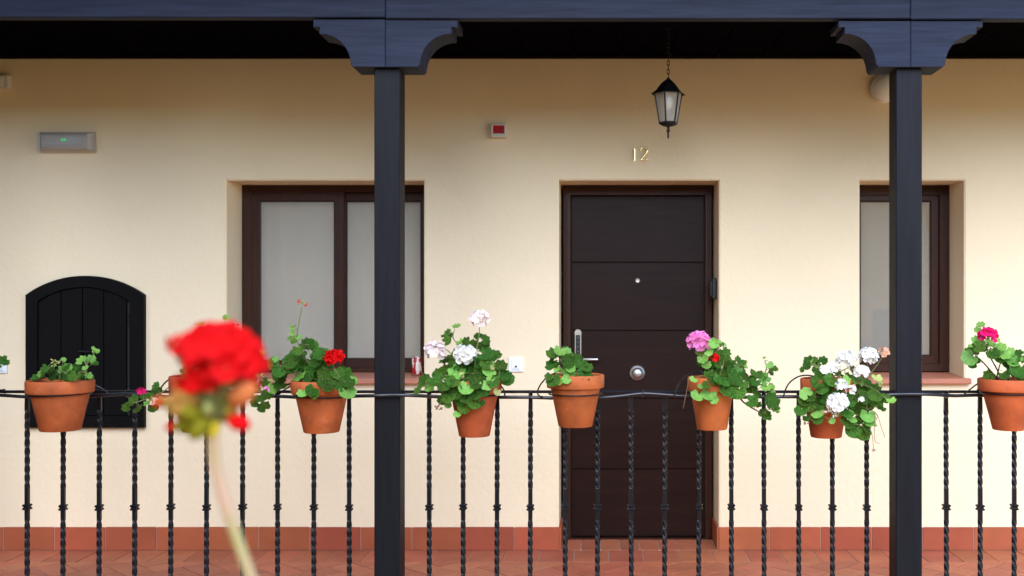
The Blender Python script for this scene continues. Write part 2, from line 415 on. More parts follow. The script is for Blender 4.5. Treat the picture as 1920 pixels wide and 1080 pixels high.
RX = Matrix.Rotation(R(90), 3, 'X')
MB().lathe([(.047, .0), (.047, .006), (.044, .011), (.036, .014), (.032, .018), (.031, .036), (.026, .045), (.014, .050), (.0, .051)], 40, kx, ym, kz, M=RX).build('knob', M['steel'], door, smooth=True, angle=40)
MB().lathe([(.015, .0), (.015, .003), (.011, .006), (.006, .0055), (.0, .005)], 20, PX(1195.5, ym), ym, PZ(526, ym), M=RX).build('peephole', M['nickel'], door, smooth=True, angle=40)
lx0, lx1 = PX(1077, ym), PX(1090.5, ym); lz0, lz1 = PZ(690, ym), PZ(620, ym)
lk = MB().box(lx0, lx1, ym-.014, ym, lz0, lz1-.012, .004); 
lk.tube([((lx0+lx1)/2, ym-.013, lz1-.013), ((lx0+lx1)/2, ym, lz1-.013)], (lx1-lx0)/2-.001, 20)
lk.build('lock_plate', M['nickel'], door, smooth=True, angle=30)
MB().box(lx0+.009, lx1-.009, ym-.0165, ym-.013, PZ(666, ym), PZ(628, ym), .002).build('lock_keypad', M['black_plastic'], door)
kb = MB()
for k in range(4): kb.lathe([(.0045, 0), (.0045, .001), (.003, .0012)], 10, (lx0+lx1)/2, ym-.0162, PZ(633+k*8.5, ym), M=RX, cap1=True)
kb.build('keypad_button', mat('dim_key', (.12,.12,.13), .5), door)
hz = PZ(673, ym)
MB().tube([((lx0+lx1)/2, ym-.01, hz), ((lx0+lx1)/2, ym-.045, hz), ((lx0+lx1)/2+.004, ym-.052, hz), (PX(1121, ym-.05), ym-.052, hz)], .0085, 12).build('handle', M['steel'], door, smooth=True, angle=50)

# arched hatch
hx0, hx1 = PX(48, 6.17), PX(270, 6.17); hzb = PZ(802, 6.17); hsh = PZ(553, 6.17); htp = PZ(517, 6.17)
def arch(x0, x1, zsh, ztp, n=24):
    hw = (x1-x0)/2; s = ztp-zsh; rr = (hw*hw+s*s)/(2*s); cz = ztp-rr; cx = (x0+x1)/2
    t0 = math.asin(hw/rr)
    return [(cx+rr*math.sin(-t0+2*t0*k/n), cz+rr*math.cos(-t0+2*t0*k/n)) for k in range(n+1)], (lambda xx: cz+math.sqrt(max(0, rr*rr-(xx-cx)**2)))
o_arc, _ = arch(hx0, hx1, hsh, htp)
ix0, ix1 = PX(70, 6.17), PX(243, 6.17); izb = PZ(780, 6.17)
i_arc, i_f = arch(ix0, ix1, PZ(566, 6.17), PZ(539, 6.17))
outl = [(hx0, hzb)] + o_arc + [(hx1, hzb)]; inl = [(ix0, izb)] + i_arc + [(ix1, izb)]
mb = MB(); nn = len(outl)
cxh = (hx0+hx1)/2; czh = (hzb+htp)/2
def shr(L, e): return [(p[0]+(e if p[0] < cxh else -e), p[1]+(e if p[1] < czh else -e)) for p in L]
loops = [(outl, 6.1995), (outl, 6.168), (shr(outl, .003), 6.165), (shr(inl, -.003), 6.165), (inl, 6.168), (inl, 6.1995)]
for L_, y in loops: mb.v += [(p[0], y, p[1]) for p in L_]
for i in range(5):
    for k in range(nn):
        mb.f.append((i*nn+k, i*nn+(k+1) % nn, (i+1)*nn+(k+1) % nn, (i+1)*nn+k))
hatch = mb.build('hatch', M['hatch'], house, label='black arched wooden wall hatch with vertical boards')
MB().add([(p[0], 6.196, p[1]) for p in inl], [tuple(range(nn))]).build('hatch_backing', M['dark_rubber'], hatch)
px_ = [PX(v, 6.18) for v in (71, 114.5, 154.5, 194.5, 237.5)]
for k in range(4):
    a0, a1 = px_[k]+.002, px_[k+1]-.002
    pts = [(a0, izb+.003), (a1, izb+.003)] + [(a1+(a0-a1)*q/8, i_f(min(max(a1+(a0-a1)*q/8, ix0+.002), ix1-.002))-.003) for q in range(9)]
    m_ = MB(); L = len(pts)
    for y in (6.195, 6.181): m_.v += [(p[0], y, p[1]) for p in pts]
    ccx = (a0+a1)/2
    m_.v += [(p[0]+(.002 if p[0] < ccx else -.002), 6.1785, p[1]) for p in pts]
    for i in range(2):
        for q in range(L): m_.f.append((i*L+q, i*L+(q+1) % L, (i+1)*L+(q+1) % L, (i+1)*L+q))
    m_.f.append(tuple(range(2*L, 3*L)))
    m_.build('plank', M['hatch'], hatch)
MB().box(PX(241, 6.17), PX(243.5, 6.17), 6.160, 6.18, PZ(610, 6.17), PZ(588, 6.17), .001).build('hinge', M['iron'], hatch)
MB().box(PX(241, 6.17), PX(243.5, 6.17), 6.160, 6.18, PZ(762, 6.17), PZ(742, 6.17), .001).build('hinge', M['iron'], hatch)
MB().tube([(PX(147, 6.15), 6.15, PZ(659, 6.15)), (PX(169, 6.15), 6.15, PZ(659, 6.15))], .005, 8).tube([(PX(153, 6.15), 6.19, PZ(659, 6.15)), (PX(153, 6.15), 6.15, PZ(659, 6.15))], .007, 8).tube([(PX(160, 6.15), 6.15, PZ(660, 6.15)), (PX(160, 6.15), 6.155, PZ(668, 6.15))], .005, 8).build('latch', M['iron'], hatch, smooth=True, angle=50)

# ------------------------------------------------------------------ gallery timber
ceil = MB().box(-7, 5, 4.97, 6.199, 2.885, 2.93).build('gallery_ceiling', M['ceiling']); ceil['kind'] = 'structure'
x = -6.9
while x < 4.9:
    MB().box(x+.002, x+.278, 4.972, 6.198, 2.868, 2.884, .003).build('ceiling_board', M['ceiling'], ceil); x += .28
MB().box(-6.9, 4.9, 6.165, 6.1985, ZC, 2.867, .006).build('ceiling_trim', M['ceil_trim'], ceil)
MB().box(-7, 5, 4.817, 4.97, 2.722, 3.02).build('dark_beam_backing', M['ceiling'], ceil)  # black block added behind the beam; its colour stands in for underside shade
xsA, xsB = PX(722.5, 4.755), PX(1707, 4.755)
for (x0, x1, zb_, lb) in ((-6.9, xsA-.001, 2.7185, 'bluish black stained timber beam over the left bay above the arched hatch'),
                         (xsA+.001, xsB-.001, 2.7135, 'bluish black stained timber beam over the middle bay above the lantern'),
                         (xsB+.001, 4.9, 2.7105, 'bluish black stained timber beam over the right bay beyond the right post')):
    o = MB().box(x0, x1, 4.755, 4.815, zb_, 3.0, .0035).build('timber_beam', M['stain_h'])
    tag(o, lb, 'beam', 'timber beams along the gallery edge')
def post(px0, px1, capc, ztop, lb):
    x0, x1 = PX(px0, 4.8), PX(px1, 4.8)
    t = thing('timber_post', lb, 'post', ((x0+x1)/2, 4.86, 0), 'dark stained posts carrying the beam')
    hw = (x1-x0)/2; zc0 = PZ(125.5, 4.77)
    bmx = MB().box(-hw, hw, -.06, .06, 0, zc0, .004)
    bmx.build('shaft', M['stain_v'], t)
    cc = PX(capc, 4.77) - (x0+x1)/2
    s = 4.77/F
    half = [(0, zc0), (61.2*s, zc0)]
    # concave quarter curve from the foot out to the notch
    for k in range(13):
        th = k/12*math.pi/2
        half.append(((124-58.5*math.cos(th))*s - (0.8*s if k == 0 else 0), PZ(121, 4.77) + (PZ(63, 4.77)-PZ(121, 4.77))*math.sin(th)))
    half += [(124*s, PZ(50.5, 4.77)), (135.5*s, PZ(50.5, 4.77)), (135.5*s, ztop), (0, ztop)]
    for sg in (-1, 1):
        pts = [(cc+sg*(max(px__, .0006)), z) for px__, z in half]
        mb = MB(); L = len(pts)
        cxm = cc + sg*.12
        for y, e in ((.085, 0), (-.087, 0), (-.090, .003)):
            for (xx, z) in pts:
                xx2 = xx + (e if abs(xx-cc) < .002 else 0)*sg - (e*sg if abs(xx-cc) > .1 else 0)
                mb.v.append((xx2, y, z + (e*.5 if z < zc0+.001 else 0)))
        for i in range(2):
            for q in range(L): mb.f.append((i*L+q, i*L+(q+1) % L, (i+1)*L+(q+1) % L, (i+1)*L+q))
        mb.f.append(tuple(range(L))); mb.f.append(tuple(range(2*L, 3*L)))
        mb.build('corbel', M['stain_h'], t)
    return t
post(701.5, 750, 722.5, 2.7130, 'dark stained timber post standing before the wide left window')
post(1680, 1729, 1707.5, 2.7055, 'dark stained timber post standing before the narrow right window')

# ------------------------------------------------------------------ railing
YR = 4.86
def baluster_mesh():
    mb = MB(); h = .0082; cch = .0016
    prof = [(h, -h+cch), (h, h-cch), (h-cch, h), (-h+cch, h), (-h, h-cch), (-h, -h+cch), (-h+cch, -h), (h-cch, -h)]
    zt, zb_ = 1.034, .09
    seg = []
    zA = PZ(768, YR); zB = PZ(916, YR); zC_ = PZ(974, YR); zD = .13
    ang = 0; pitch = .0415
    rows = [(zt, 0.0)]
    n1 = int(round((zA-zB)/pitch*6)); tot1 = math.pi/2*round((zA-zB)/pitch)
    rows += [(zA-(zA-zB)*k/n1, tot1*k/n1) for k in range(n1+1)]
    n2 = int(round((zC_-zD)/pitch*6)); tot2 = math.pi/2*round((zC_-zD)/pitch)
    rows += [(zC_-(zC_-zD)*k/n2, tot1+tot2*k/n2) for k in range(n2+1)]
    rows += [(zb_, tot1+tot2)]
    for z, t in rows:
        sc = 1.0 if z > zA or z < zD or (zB > z > zC_) else 1.10
        for (x, y) in prof: mb.v.append(((x*math.cos(t)-y*math.sin(t))*sc, (x*math.sin(t)+y*math.cos(t))*sc, z))
    for i in range(len(rows)-1):
        for k in range(8): mb.f.append((i*8+k, i*8+(k+1) % 8, (i+1)*8+(k+1) % 8, (i+1)*8+k))
    return mb.mesh('baluster', M['iron'])
BAL = baluster_mesh()
zc = PZ(951, YR)
COL = MB().box(-.0165, .0165, -.0165, .0165, zc+.0035, zc+.0125, .0025).box(-.0165, .0165, -.0165, .0165, zc-.0125, zc-.0035, .0025).box(-.012, .012, -.012, .012, zc-.004, zc+.004).mesh('collar', M['iron'])
def bay(x0, x1, pxs, lb):
    t = thing('railing', lb, 'railing', (0, YR, 0), 'wrought iron railing bays between the posts')
    MB().box(x0, x1, -.016, .016, 1.034, 1.046, .003).build('handrail', M['iron'], t)
    MB().box(x0, x1, -.013, .013, .078, .09, .002).build('bottom_rail', M['iron'], t)
    for p in pxs:
        b = link(BAL, 'baluster', t, loc=(PX(p, YR), 0, 0))
        b.rotation_euler = (rnd.uniform(-.003, .003), rnd.uniform(-.003, .003), rnd.uniform(-.12, .12))
        link(COL, 'collar', b, loc=(0, 0, rnd.uniform(-.002, .002)))
pl = PX(701.5, 4.8); pr = PX(750, 4.8); ql = PX(1680, 4.8); qr = PX(1729, 4.8)
bay(-3.18, pl-.001, [-16, 51, 118, 185.5, 252.5, 320, 387, 454.5, 520.5, 588.5, 655], 'black twisted iron railing of the left bay, below the arched hatch')
bay(pr+.001, ql-.001, [805, 868.5, 931.5, 994, 1059.5, 1120, 1184, 1246, 1310, 1371.5, 1433, 1498, 1561, 1625.5], 'black twisted iron railing of the middle bay, before the door')
bay(qr+.001, 2.5, [1775, 1838, 1901.5, 1966, 2030], 'black twisted iron railing of the right bay, right of the right post')

# irrigation pipe tied along the outside of the handrail
irr = thing('irrigation_pipe', 'thin black irrigation pipe tied along the handrail across both posts with arched drip lines', 'pipe')
def smooth_path(pts, per=6):
    pts = [Vector(p) for p in pts]; out = []
    for i in range(len(pts)-1):
        p0 = pts[max(i-1, 0)]; p1 = pts[i]; p2 = pts[i+1]; p3 = pts[min(i+2, len(pts)-1)]
        for k in range(per):
            t = k/per
            out.append(.5*((2*p1)+(-p0+p2)*t+(2*p0-5*p1+4*p2-p3)*t*t+(-p0+3*p1-3*p2+p3)*t**3))
    out.append(pts[-1]); return out
YT = 4.782
tp = [(-80, 738), (0, 741), (48, 744), (110, 745), (180, 742), (240, 739), (300, 743), (380, 746), (460, 745), (520, 743), (600, 747), (660, 743), (700, 742), (728, 741), (760, 741), (805, 743),
      (868, 746), (930, 745), (994, 745), (1060, 747), (1120, 746), (1160, 743), (1205, 738), (1245, 740), (1290, 743), (1371, 745), (1433, 744), (1500, 744), (1561, 746), (1625, 744), (1668, 740), (1704, 739), (1745, 739.5), (1790, 742), (1838, 741), (1901, 745), (2000, 742)]
tps = smooth_path([P(a_, b_, YT if 690 < a_ < 765 or 1660 < a_ < 1750 else YT+.025) for a_, b_ in tp], 5)
MB().tube(tps, .0078, 10).build('main_pipe', M['tube'], irr, smooth=True)
for a_, b_ in ((240, 737), (660, 740), (805, 740), (1205, 737), (1433, 741), (1775, 739), (520, 740), (994, 741), (1500, 741)):
    c_ = P(a_, b_, 4.83)
    t_ = [Vector((c_.x+.002*math.sin(q), c_.y + .036*math.cos(q), c_.z+.016*math.sin(q))) for q in [2*math.pi*k/16 for k in range(17)]]
    MB().tube(t_, .0022, 6, cap=False).build('cable_tie', M['tube'], irr, smooth=True)
for L_ in ([(206, 740), (190, 728), (163, 716), (145, 707), (130, 701.5), (107, 700), (98, 704)],
           [(298, 742), (301, 729), (310, 717), (322, 709), (334, 706), (345, 712)],
           [(507, 744), (516, 736), (530, 726), (545, 719), (560, 716), (570, 722)],
           [(508, 745), (520, 741), (535, 730), (549, 722), (562, 719)],
           [(1018, 746), (1008, 738), (1013, 722), (1028, 706), (1049, 696), (1058, 700)],
           [(1264, 741), (1271, 724), (1284, 706), (1307, 696), (1318, 700)],
           [(1469, 743), (1477, 722), (1493, 708), (1511, 703.5), (1528, 706)],
           [(1806, 741), (1828, 723), (1847, 712.5), (1860, 712)],
           [(947, 745), (945, 732), (937, 722), (925, 718)]):
    MB().tube(smooth_path([P(a_, b_, 4.77-.09*k/len(L_)) for k, (a_, b_) in enumerate(L_)]), .0034, 8).build('drip_line', M['tube'], irr, smooth=True)

# ------------------------------------------------------------------ leaves, florets
def leaf_mesh(seed, m='leaf', lobes=7):
    r_ = random.Random(seed); n = 28; ph = r_.uniform(0, 6); mb = MB()
    mb.v.append((0, -.30, -.10))
    cup = r_.uniform(.05, .20); rip = r_.uniform(.08, .17); asp = r_.uniform(.9, 1.08)
    for ring_ in (.55, 1.0):
        for k in range(n):
            th = -math.pi/2 + 2*math.pi*(k+.5)/n
            dd = math.atan2(math.sin(th+math.pi/2), math.cos(th+math.pi/2))
            r0 = 1 + .06*math.cos(lobes*dd) + .025*math.cos(14*dd+ph) + r_.uniform(-.012, .012)
            r0 *= 1 - .62*math.exp(-(dd/.30)**2)
            rr = r0*ring_
            x, y = rr*math.cos(th)*asp, rr*math.sin(th)*.95
            y2 = y if ring_ == 1 else y - .08
            z = cup*rr*rr + rip*math.cos(lobes*dd/1.0)*rr*rr - (.25*rr*rr*max(0, math.sin(th))*r_.random()*.3)
            mb.v.append((x, y2, z))
    for k in range(n):
        j = (k+1) % n
        mb.f.append((0, 1+k, 1+j)); 
        if k != n-1: mb.f.append((1+k, 1+n+k, 1+n+j, 1+j))
    mb.f = [f for f in mb.f if not (len(f) == 3 and f[1] == n and f[2] == 1)]
    return mb.mesh('leaf', M[m], smooth=True)
LEAF = [leaf_mesh(i) for i in range(7)]; LEAFY = [leaf_mesh(20+i, 'leaf_young') for i in range(4)]; LEAFP = [leaf_mesh(40+i, 'leaf_pale') for i in range(2)]
def floret_mesh(m, seed=0, detail=4, wide=.46):
    r_ = random.Random(seed); mb = MB()
    for k in range(5):
        th = 2*math.pi*k/5 + r_.uniform(-.12, .12); ln = r_.uniform(.88, 1.05); tilt = r_.uniform(.05, .4)
        base = len(mb.v); rows = [(0.06, .05), (.35, .24), (.68, wide), (.90, wide*.82), (1.0, wide*.4)]
        for (rr, hw) in rows:
            for q in (-1, -.4, .4, 1):
                x, y = rr*ln, hw*q
                z = tilt*rr*rr + .14*(q*q)*hw + r_.uniform(-.035, .035)*rr + .02*k
                mb.v.append((x*math.cos(th)-y*math.sin(th), x*math.sin(th)+y*math.cos(th), z))
        for i in range(4):
            for q in range(3): mb.f.append((base+i*4+q, base+i*4+q+1, base+(i+1)*4+q+1, base+(i+1)*4+q))
    return mb.mesh('floret', M[m], smooth=True)
FLO = {k: [floret_mesh(k, s) for s in range(3)] for k in ('red', 'white', 'blush', 'pink', 'magenta', 'peach')}
def bud_mesh(m):
    return MB().lathe([(0, -1), (.28, -.8), (.42, -.3), (.40, .2), (.24, .7), (0, 1)], 8).mesh('bud', M[m], smooth=True)
BUD = {k: bud_mesh(k) for k in ('red', 'magenta', 'peach', 'bud', 'leaf_pale', 'dry', 'blush')}

def frame_mat(pos, nrm, ydir, sc):
    z = Vector(nrm).normalized(); y = Vector(ydir); y = (y - z*y.dot(z))
    y = y.normalized() if y.length > 1e-5 else Vector((0, 0, 1)).cross(z).normalized()
    x = y.cross(z).normalized()
    m = Matrix((x, y, z)).transposed().to_4x4()
    if not isinstance(sc, tuple): sc = (sc, sc, sc)
    m = m @ Matrix.Diagonal((*sc, 1)); m.translation = pos; return m

def head(t, org, c, rad, kind, n=15, face=(0, -.55, .5), fs=.62, squash=.8, stem_to=None):
    """umbel: a small cushion of thin stalks with florets on it"""
    c = Vector(c); fc = Vector(face).normalized()
    mb = MB(); foot = c - Vector((0, 0, rad*.9)) if stem_to is None else Vector(stem_to)
    fl = []
    for k in range(n):
        for _ in range(40):
            u = Vector((rnd.gauss(0, 1), rnd.gauss(0, 1), rnd.gauss(0, 1))).normalized()
            if u.z < -.45 and u.dot(fc) < .1: continue
            if u.dot(fc) < -.5: continue
            if all((u-q).length > 1.55/math.sqrt(n)*1.05 for q in fl): break
        fl.append(u)
    mb = MB()
    for u in fl:
        p = c + Vector((u.x, u.y, u.z*squash))*rad*.72
        mb.tube([foot-org, (foot.lerp(p, .55))-org, p-org], .0009 if rad < .06 else .0012, 4)
    h = mb.build('flower_head', M['stem'], t)
    for u in fl:
        p = c + Vector((u.x, u.y, u.z*squash))*rad*.72
        nn_ = (u + Vector((rnd.uniform(-.25, .25), rnd.uniform(-.25, .25), rnd.uniform(-.1, .3)))).normalized()
        s_ = rad*fs*rnd.uniform(.85, 1.12)
        link(rnd.choice(FLO[kind]), 'floret', h, mat=frame_mat(p-org, nn_, (rnd.random()-.5, rnd.random()-.5, rnd.random()), s_))
    return h

# ------------------------------------------------------------------ pots with plants
YP = 4.675
POTG = 'terracotta pots of geraniums hung on the railing'
def pot(rl, rr, yt, ybnd, bl, br, yb, ringy, label, leaves, stems=(), heads=(), buds=(), dry=(), fill=0, tilt=0.0, hub=None, ringtilt=0.0, ringlabel=''):
    cpx = (rl+rr)/2; k_ = math.sqrt(1+((cpx-CX)/F)**2)
    rt = (rr-rl)/2*YP/F/k_; rb = (br-bl)/2*YP/F/k_
    cx = PX(cpx, YP); zt = PZ(yt, YP-rt); zb_ = PZ(yb, YP-rb); zbd = PZ(ybnd, YP-rt)
    org = Vector((cx, YP, zb_))
    t = thing('potted_geranium', label, 'potted plant', org, POTG)
    H = zt-zb_; hb = zbd-zb_
    rneck = rb + (rt*.93-rb)*(hb/H)
    rneck = min(rneck+.002, rt-.006)
    pr_ = [(rb*.96, 0), (rb, .003), (rneck, hb-.001), (rt-.003, hb), (rt-.001, hb+.004), (rt, H-.006), (rt-.003, H-.001), (rt-.007, H), (rt-.012, H-.004), (rt-.016, H-.045), (rb, .02), (0, .02)]
    pmb = MB().lathe(pr_, 48, cap0=True, wob=.004)
    p = pmb.build('pot', M['pot'], t, smooth=True, angle=40)
    if tilt: t.rotation_euler.y = tilt
    sz = H-.022
    MB().lathe([(rt-.0155, sz), (rt*.6, sz+.006), (rt*.3, sz+.003), (0, sz+.006)], 24).build('soil', M['soil'], t, smooth=True)
    hubp = Vector((cx, YP, zt-.02)) if hub is None else P(*hub, YP)
    # holder ring
    rg = thing('pot_holder', ringlabel, 'pot holder', (cx, YP, PZ(ringy, YP-rt)), 'iron pot holders hooked over the handrail')
    rr_ = rneck+.0035 + (rt-rneck)*.25
    zr = 0
    MB().tube([((rr_)*math.cos(q), (rr_)*math.sin(q), ringtilt*math.cos(q)*.01) for q in [2*math.pi*k/40 for k in range(41)]], .0034, 8, cap=False).build('ring', M['iron'], rg, smooth=True)
    for sg in (-1, 1):
        xx = sg*rr_*.55; yy = math.sqrt(rr_**2-xx**2); hz_ = 1.049-rg.location.z
        MB().tube([(xx, yy-.002, 0), (xx, YR-YP-.022, .0), (xx, YR-YP-.024, hz_-.004), (xx, YR-YP-.018, hz_), (xx, YR-YP+.018, hz_), (xx, YR-YP+.021, hz_-.025)], .0032, 6).build('hook', M['iron'], rg, smooth=True)
    # stems
    segs = []
    for S_ in stems:
        kind, pts = S_[0], S_[1:]
        yv = [YP - .02 + rnd.uniform(-.03, .03)]
        pp = []
        y0 = YP + rnd.uniform(-.04, .02)
        for q, (a_, b_) in enumerate(pts): pp.append(P(a_, b_, y0 - .035*q/max(1, len(pts)-1)))
        sp = smooth_path(pp, 5); segs += sp
        r0 = .0042 if kind == 'w' else .0030
        MB().tube([v-org for v in sp], [r0*(1-.45*k/len(sp)) for k in range(len(sp))], 6).build('stem', M['wood_stem' if kind == 'w' else 'stem'], t, smooth=True)
    hubs = segs + [hubp]
    # leaves
    pet = MB()
    allv = [(a_, b_, s_, 'n') if len(l_) == 3 else l_ for l_ in leaves for a_, b_, s_ in [l_[:3]]]
    for k in range(fill):
        b_ = rnd.choice(leaves)
        allv.append((b_[0]+rnd.uniform(-9, 9), b_[1]+rnd.uniform(-6, 12), b_[2]*rnd.uniform(.6, .95), 'f'))
    for (a_, b_, s_, kd) in allv:
        infront = rl-4 < a_ < rr+4 and b_ > yt-2
        if kd == 'f': Y = YP + rnd.uniform(-.02, .07)
        elif infront: Y = YP - rt - rnd.uniform(.004, .03)
        else: Y = YP + rnd.uniform(-.10, .03)
        if kd == 'f' and infront: Y = YP - rt + .0
        if kd == 'f' and b_ > yt-4: continue
        pos = P(a_, b_, Y)
        out = Vector((pos.x-hubp.x, pos.y-hubp.y, 0)); ol = out.length
        out = out/ol if ol > 1e-4 else Vector((0, -1, 0))
        nrm = Vector((0, -.72, .62)) + out*.35*min(1, ol/.1) + Vector((rnd.uniform(-.5, .5), rnd.uniform(-.25, .25), rnd.uniform(-.35, .45)))
        if kd == 'd': nrm += Vector((0, 0, -.4))
        near = min(hubs, key=lambda q: (q-pos).length + (0.0 if q.z < pos.z+.02 else .05))
        yd = (pos-near)
        if yd.length < .008: yd = Vector((rnd.uniform(-.5, .5), 0, 1))
        sc = s_/2*Y/F*1.12
        lm = LEAF
        if kd == 'y' or (kd == 'n' and s_ <= 13) or (kd == 'n' and rnd.random() < .16): lm = LEAFY
        if kd == 'p': lm = LEAFP
        mt = frame_mat(pos-org, nrm, yd, sc)
        link(rnd.choice(lm), 'leaf', t, mat=mt)
        sin_ = mt @ Vector((0, -.30, -.11)) + org
        mid = near.lerp(sin_, .55) + Vector((0, -.006, -.10*(sin_-near).length*.5+.012))
        pet.tube([v-org for v in smooth_path([near, mid, sin_], 3)], .0013, 4)
    if pet.v: pet.build('leaf_stalks', M['stem'], t, kind='stuff')
    for (a_, b_, r_, kd, n_) in heads:
        Y = YP - .07; 
        if b_ > yt: Y = YP - rt - .035
        c = P(a_, b_, Y); rad = r_*Y/F*1.0
        near = min(hubs, key=lambda q: (q-c).length)
        foot = c - Vector((0, -.2, 1)).normalized()*rad*.55
        MB().tube([v-org for v in smooth_path([near, near.lerp(foot, .6)+Vector((0, 0, -.004)), foot], 3)], .0016, 5).build('stem', M['stem'], t, smooth=True)
        head(t, org, c, rad, kd, n_, fs=.60, stem_to=foot)
    for (a_, b_, s_, kd) in buds:
        Y = YP-.06 if b_ < yt else YP-rt-.03
        c = P(a_, b_, Y)
        mb = MB()
        for q in range(5):
            v = Vector((rnd.uniform(-1, 1), rnd.uniform(-1, 1), rnd.uniform(-.7, 1)))
            p_ = c + v.normalized()*s_*.5*Y/F
            link(BUD[kd], 'bud', t, mat=frame_mat(p_-org, v, (0, 1, .2), s_*.36*Y/F))
    for pts in dry:
        Y = YP-rt*.6
        MB().tube([v-org for v in smooth_path([P(a_, b_, Y) for a_, b_ in pts], 4)], .0013, 5).build('dry_stalk', M['dry'], t, smooth=True)
    return t

# pot above the arched hatch
pot(46.5, 179.5, 717, 741, 77, 157, 811, 744, 'large terracotta pot with low sprouting geranium, before the arched black hatch',
    [(69,708,22),(86,691,18),(83,699,18),(100,706,18),(114,708,24),(123,694,26),(133,697,30),(144,692,26),(151,701,26),(162,708,22),(92,694,18),(153,676,18,'y'),(170,675,20,'y'),(180,659,12,'y'),(76,701,12,'y'),(119,675,10,'y'),(140,706,24),(106,699,18),(128,706,22),(166,704,14,'y'),(160,689,10,'y'),(176,653,8,'y')],
    stems=[('g', (160, 712), (161, 695), (163, 684), (168, 676), (176, 662)), ('g', (112, 712), (114, 698), (117, 684), (119, 676)), ('g', (100, 712), (101, 700), (102, 688))],
    buds=[(102, 677, 10, 'leaf_pale'), (106, 683, 10, 'leaf_pale'), (100, 684, 8, 'bud')], fill=4, ringtilt=.4,
    ringlabel='black iron ring round the large pot before the arched hatch')
# pot behind the red bloom
pot(316, 428, 708, 735, 342, 404, 812, 742, 'shaded terracotta pot of pink geranium hidden behind the blurred red bloom',
    [(251,751,22),(238,764,18),(261,767,20),(279,753,20),(294,735,20),(293,724,16),(281,741,14),(288,765,20),(270,744,14),(300,752,16),(424,596,12,'y'),(378,608,12,'y'),(490,660,12,'y'),
     (421,722,20),(405,715,22),(440,716,24),(380,700,24),(360,705,22),(345,697,22),(395,690,24),(430,696,24),(455,700,22),(470,712,24),(495,718,22),(509,730,22),(492,744,22),(480,753,20),(495,764,24),(500,740,20),(468,735,20),(340,716,18),(462,688,20),(410,670,22),(440,672,20),(375,680,20),(480,728,16),(316,752,14)],
    stems=[('g', (372, 712), (420, 700), (460, 716), (488, 735), (494, 752)), ('g', (372, 712), (335, 715), (300, 738), (275, 748), (250, 756)), ('g', (372, 712), (400, 660), (418, 620), (423, 600)), ('g', (372, 712), (380, 660), (382, 625), (378, 611)),
           ('g', (372, 712), (410, 670), (428, 630), (436, 614)), ('g', (380, 712), (440, 690), (478, 672), (489, 664))],
    heads=[(264, 734, 9, 'magenta', 6), (499, 730, 6, 'pink', 5)],
    buds=[(441, 609, 10, 'magenta'), (428, 611, 7, 'magenta'), (488, 710, 14, 'dry'), (487, 706, 12, 'leaf_pale'), (370, 608, 6, 'bud'), (505,717,10,'leaf_pale')],
    fill=16, ringlabel='black iron ring round the pot behind the red bloom')
pot(545, 661, 717, 742, 569, 637, 814, 747, 'terracotta pot of bushy geranium with one small red flower, before the wide window',
    [(511,682,20),(524,695,26),(536,675,20),(550,667,22),(545,682,26),(533,704,24),(551,692,24),(566,682,26),(563,706,24),(578,706,26),(590,676,26),(598,664,24),(607,663,22),(587,688,28),(595,713,26),(581,715,24),(610,701,28),(615,724,26),(625,709,26),(634,700,26),(646,703,30),(638,721,28),(655,718,22),(661,716,20),(652,735,28),(584,732,22),(591,739,20),(567,737,18,'y'),(527,721,28),(569,667,20),(613,685,24),(628,715,22),(558,657,20),(604,688,22),
     (547,614,9,'y'),(549,624,12,'y'),(544,634,14,'y'),(552,637,16,'y'),(560,633,12,'y'),(573,644,22),(583,645,20),(516,674,12,'y'),(556,672,22),(575,692,24),(600,700,22),(520,706,18),(604,718,20)],
    stems=[('g', (596, 712), (582, 690), (571, 668), (562, 650), (556, 638)), ('g', (556, 636), (559, 615), (563, 592), (566, 575)), ('g', (600, 712), (618, 695), (624, 684)), ('g', (598, 714), (565, 700), (535, 690), (516, 680))],
    heads=[(626.5, 670, 17, 'red', 13)], buds=[(561, 565, 7, 'red'), (574, 571, 6, 'red'), (566, 569, 8, 'bud'), (547, 618, 8, 'bud')], fill=22,
    ringlabel='black iron ring round the pot before the wide window', ringtilt=-.3)
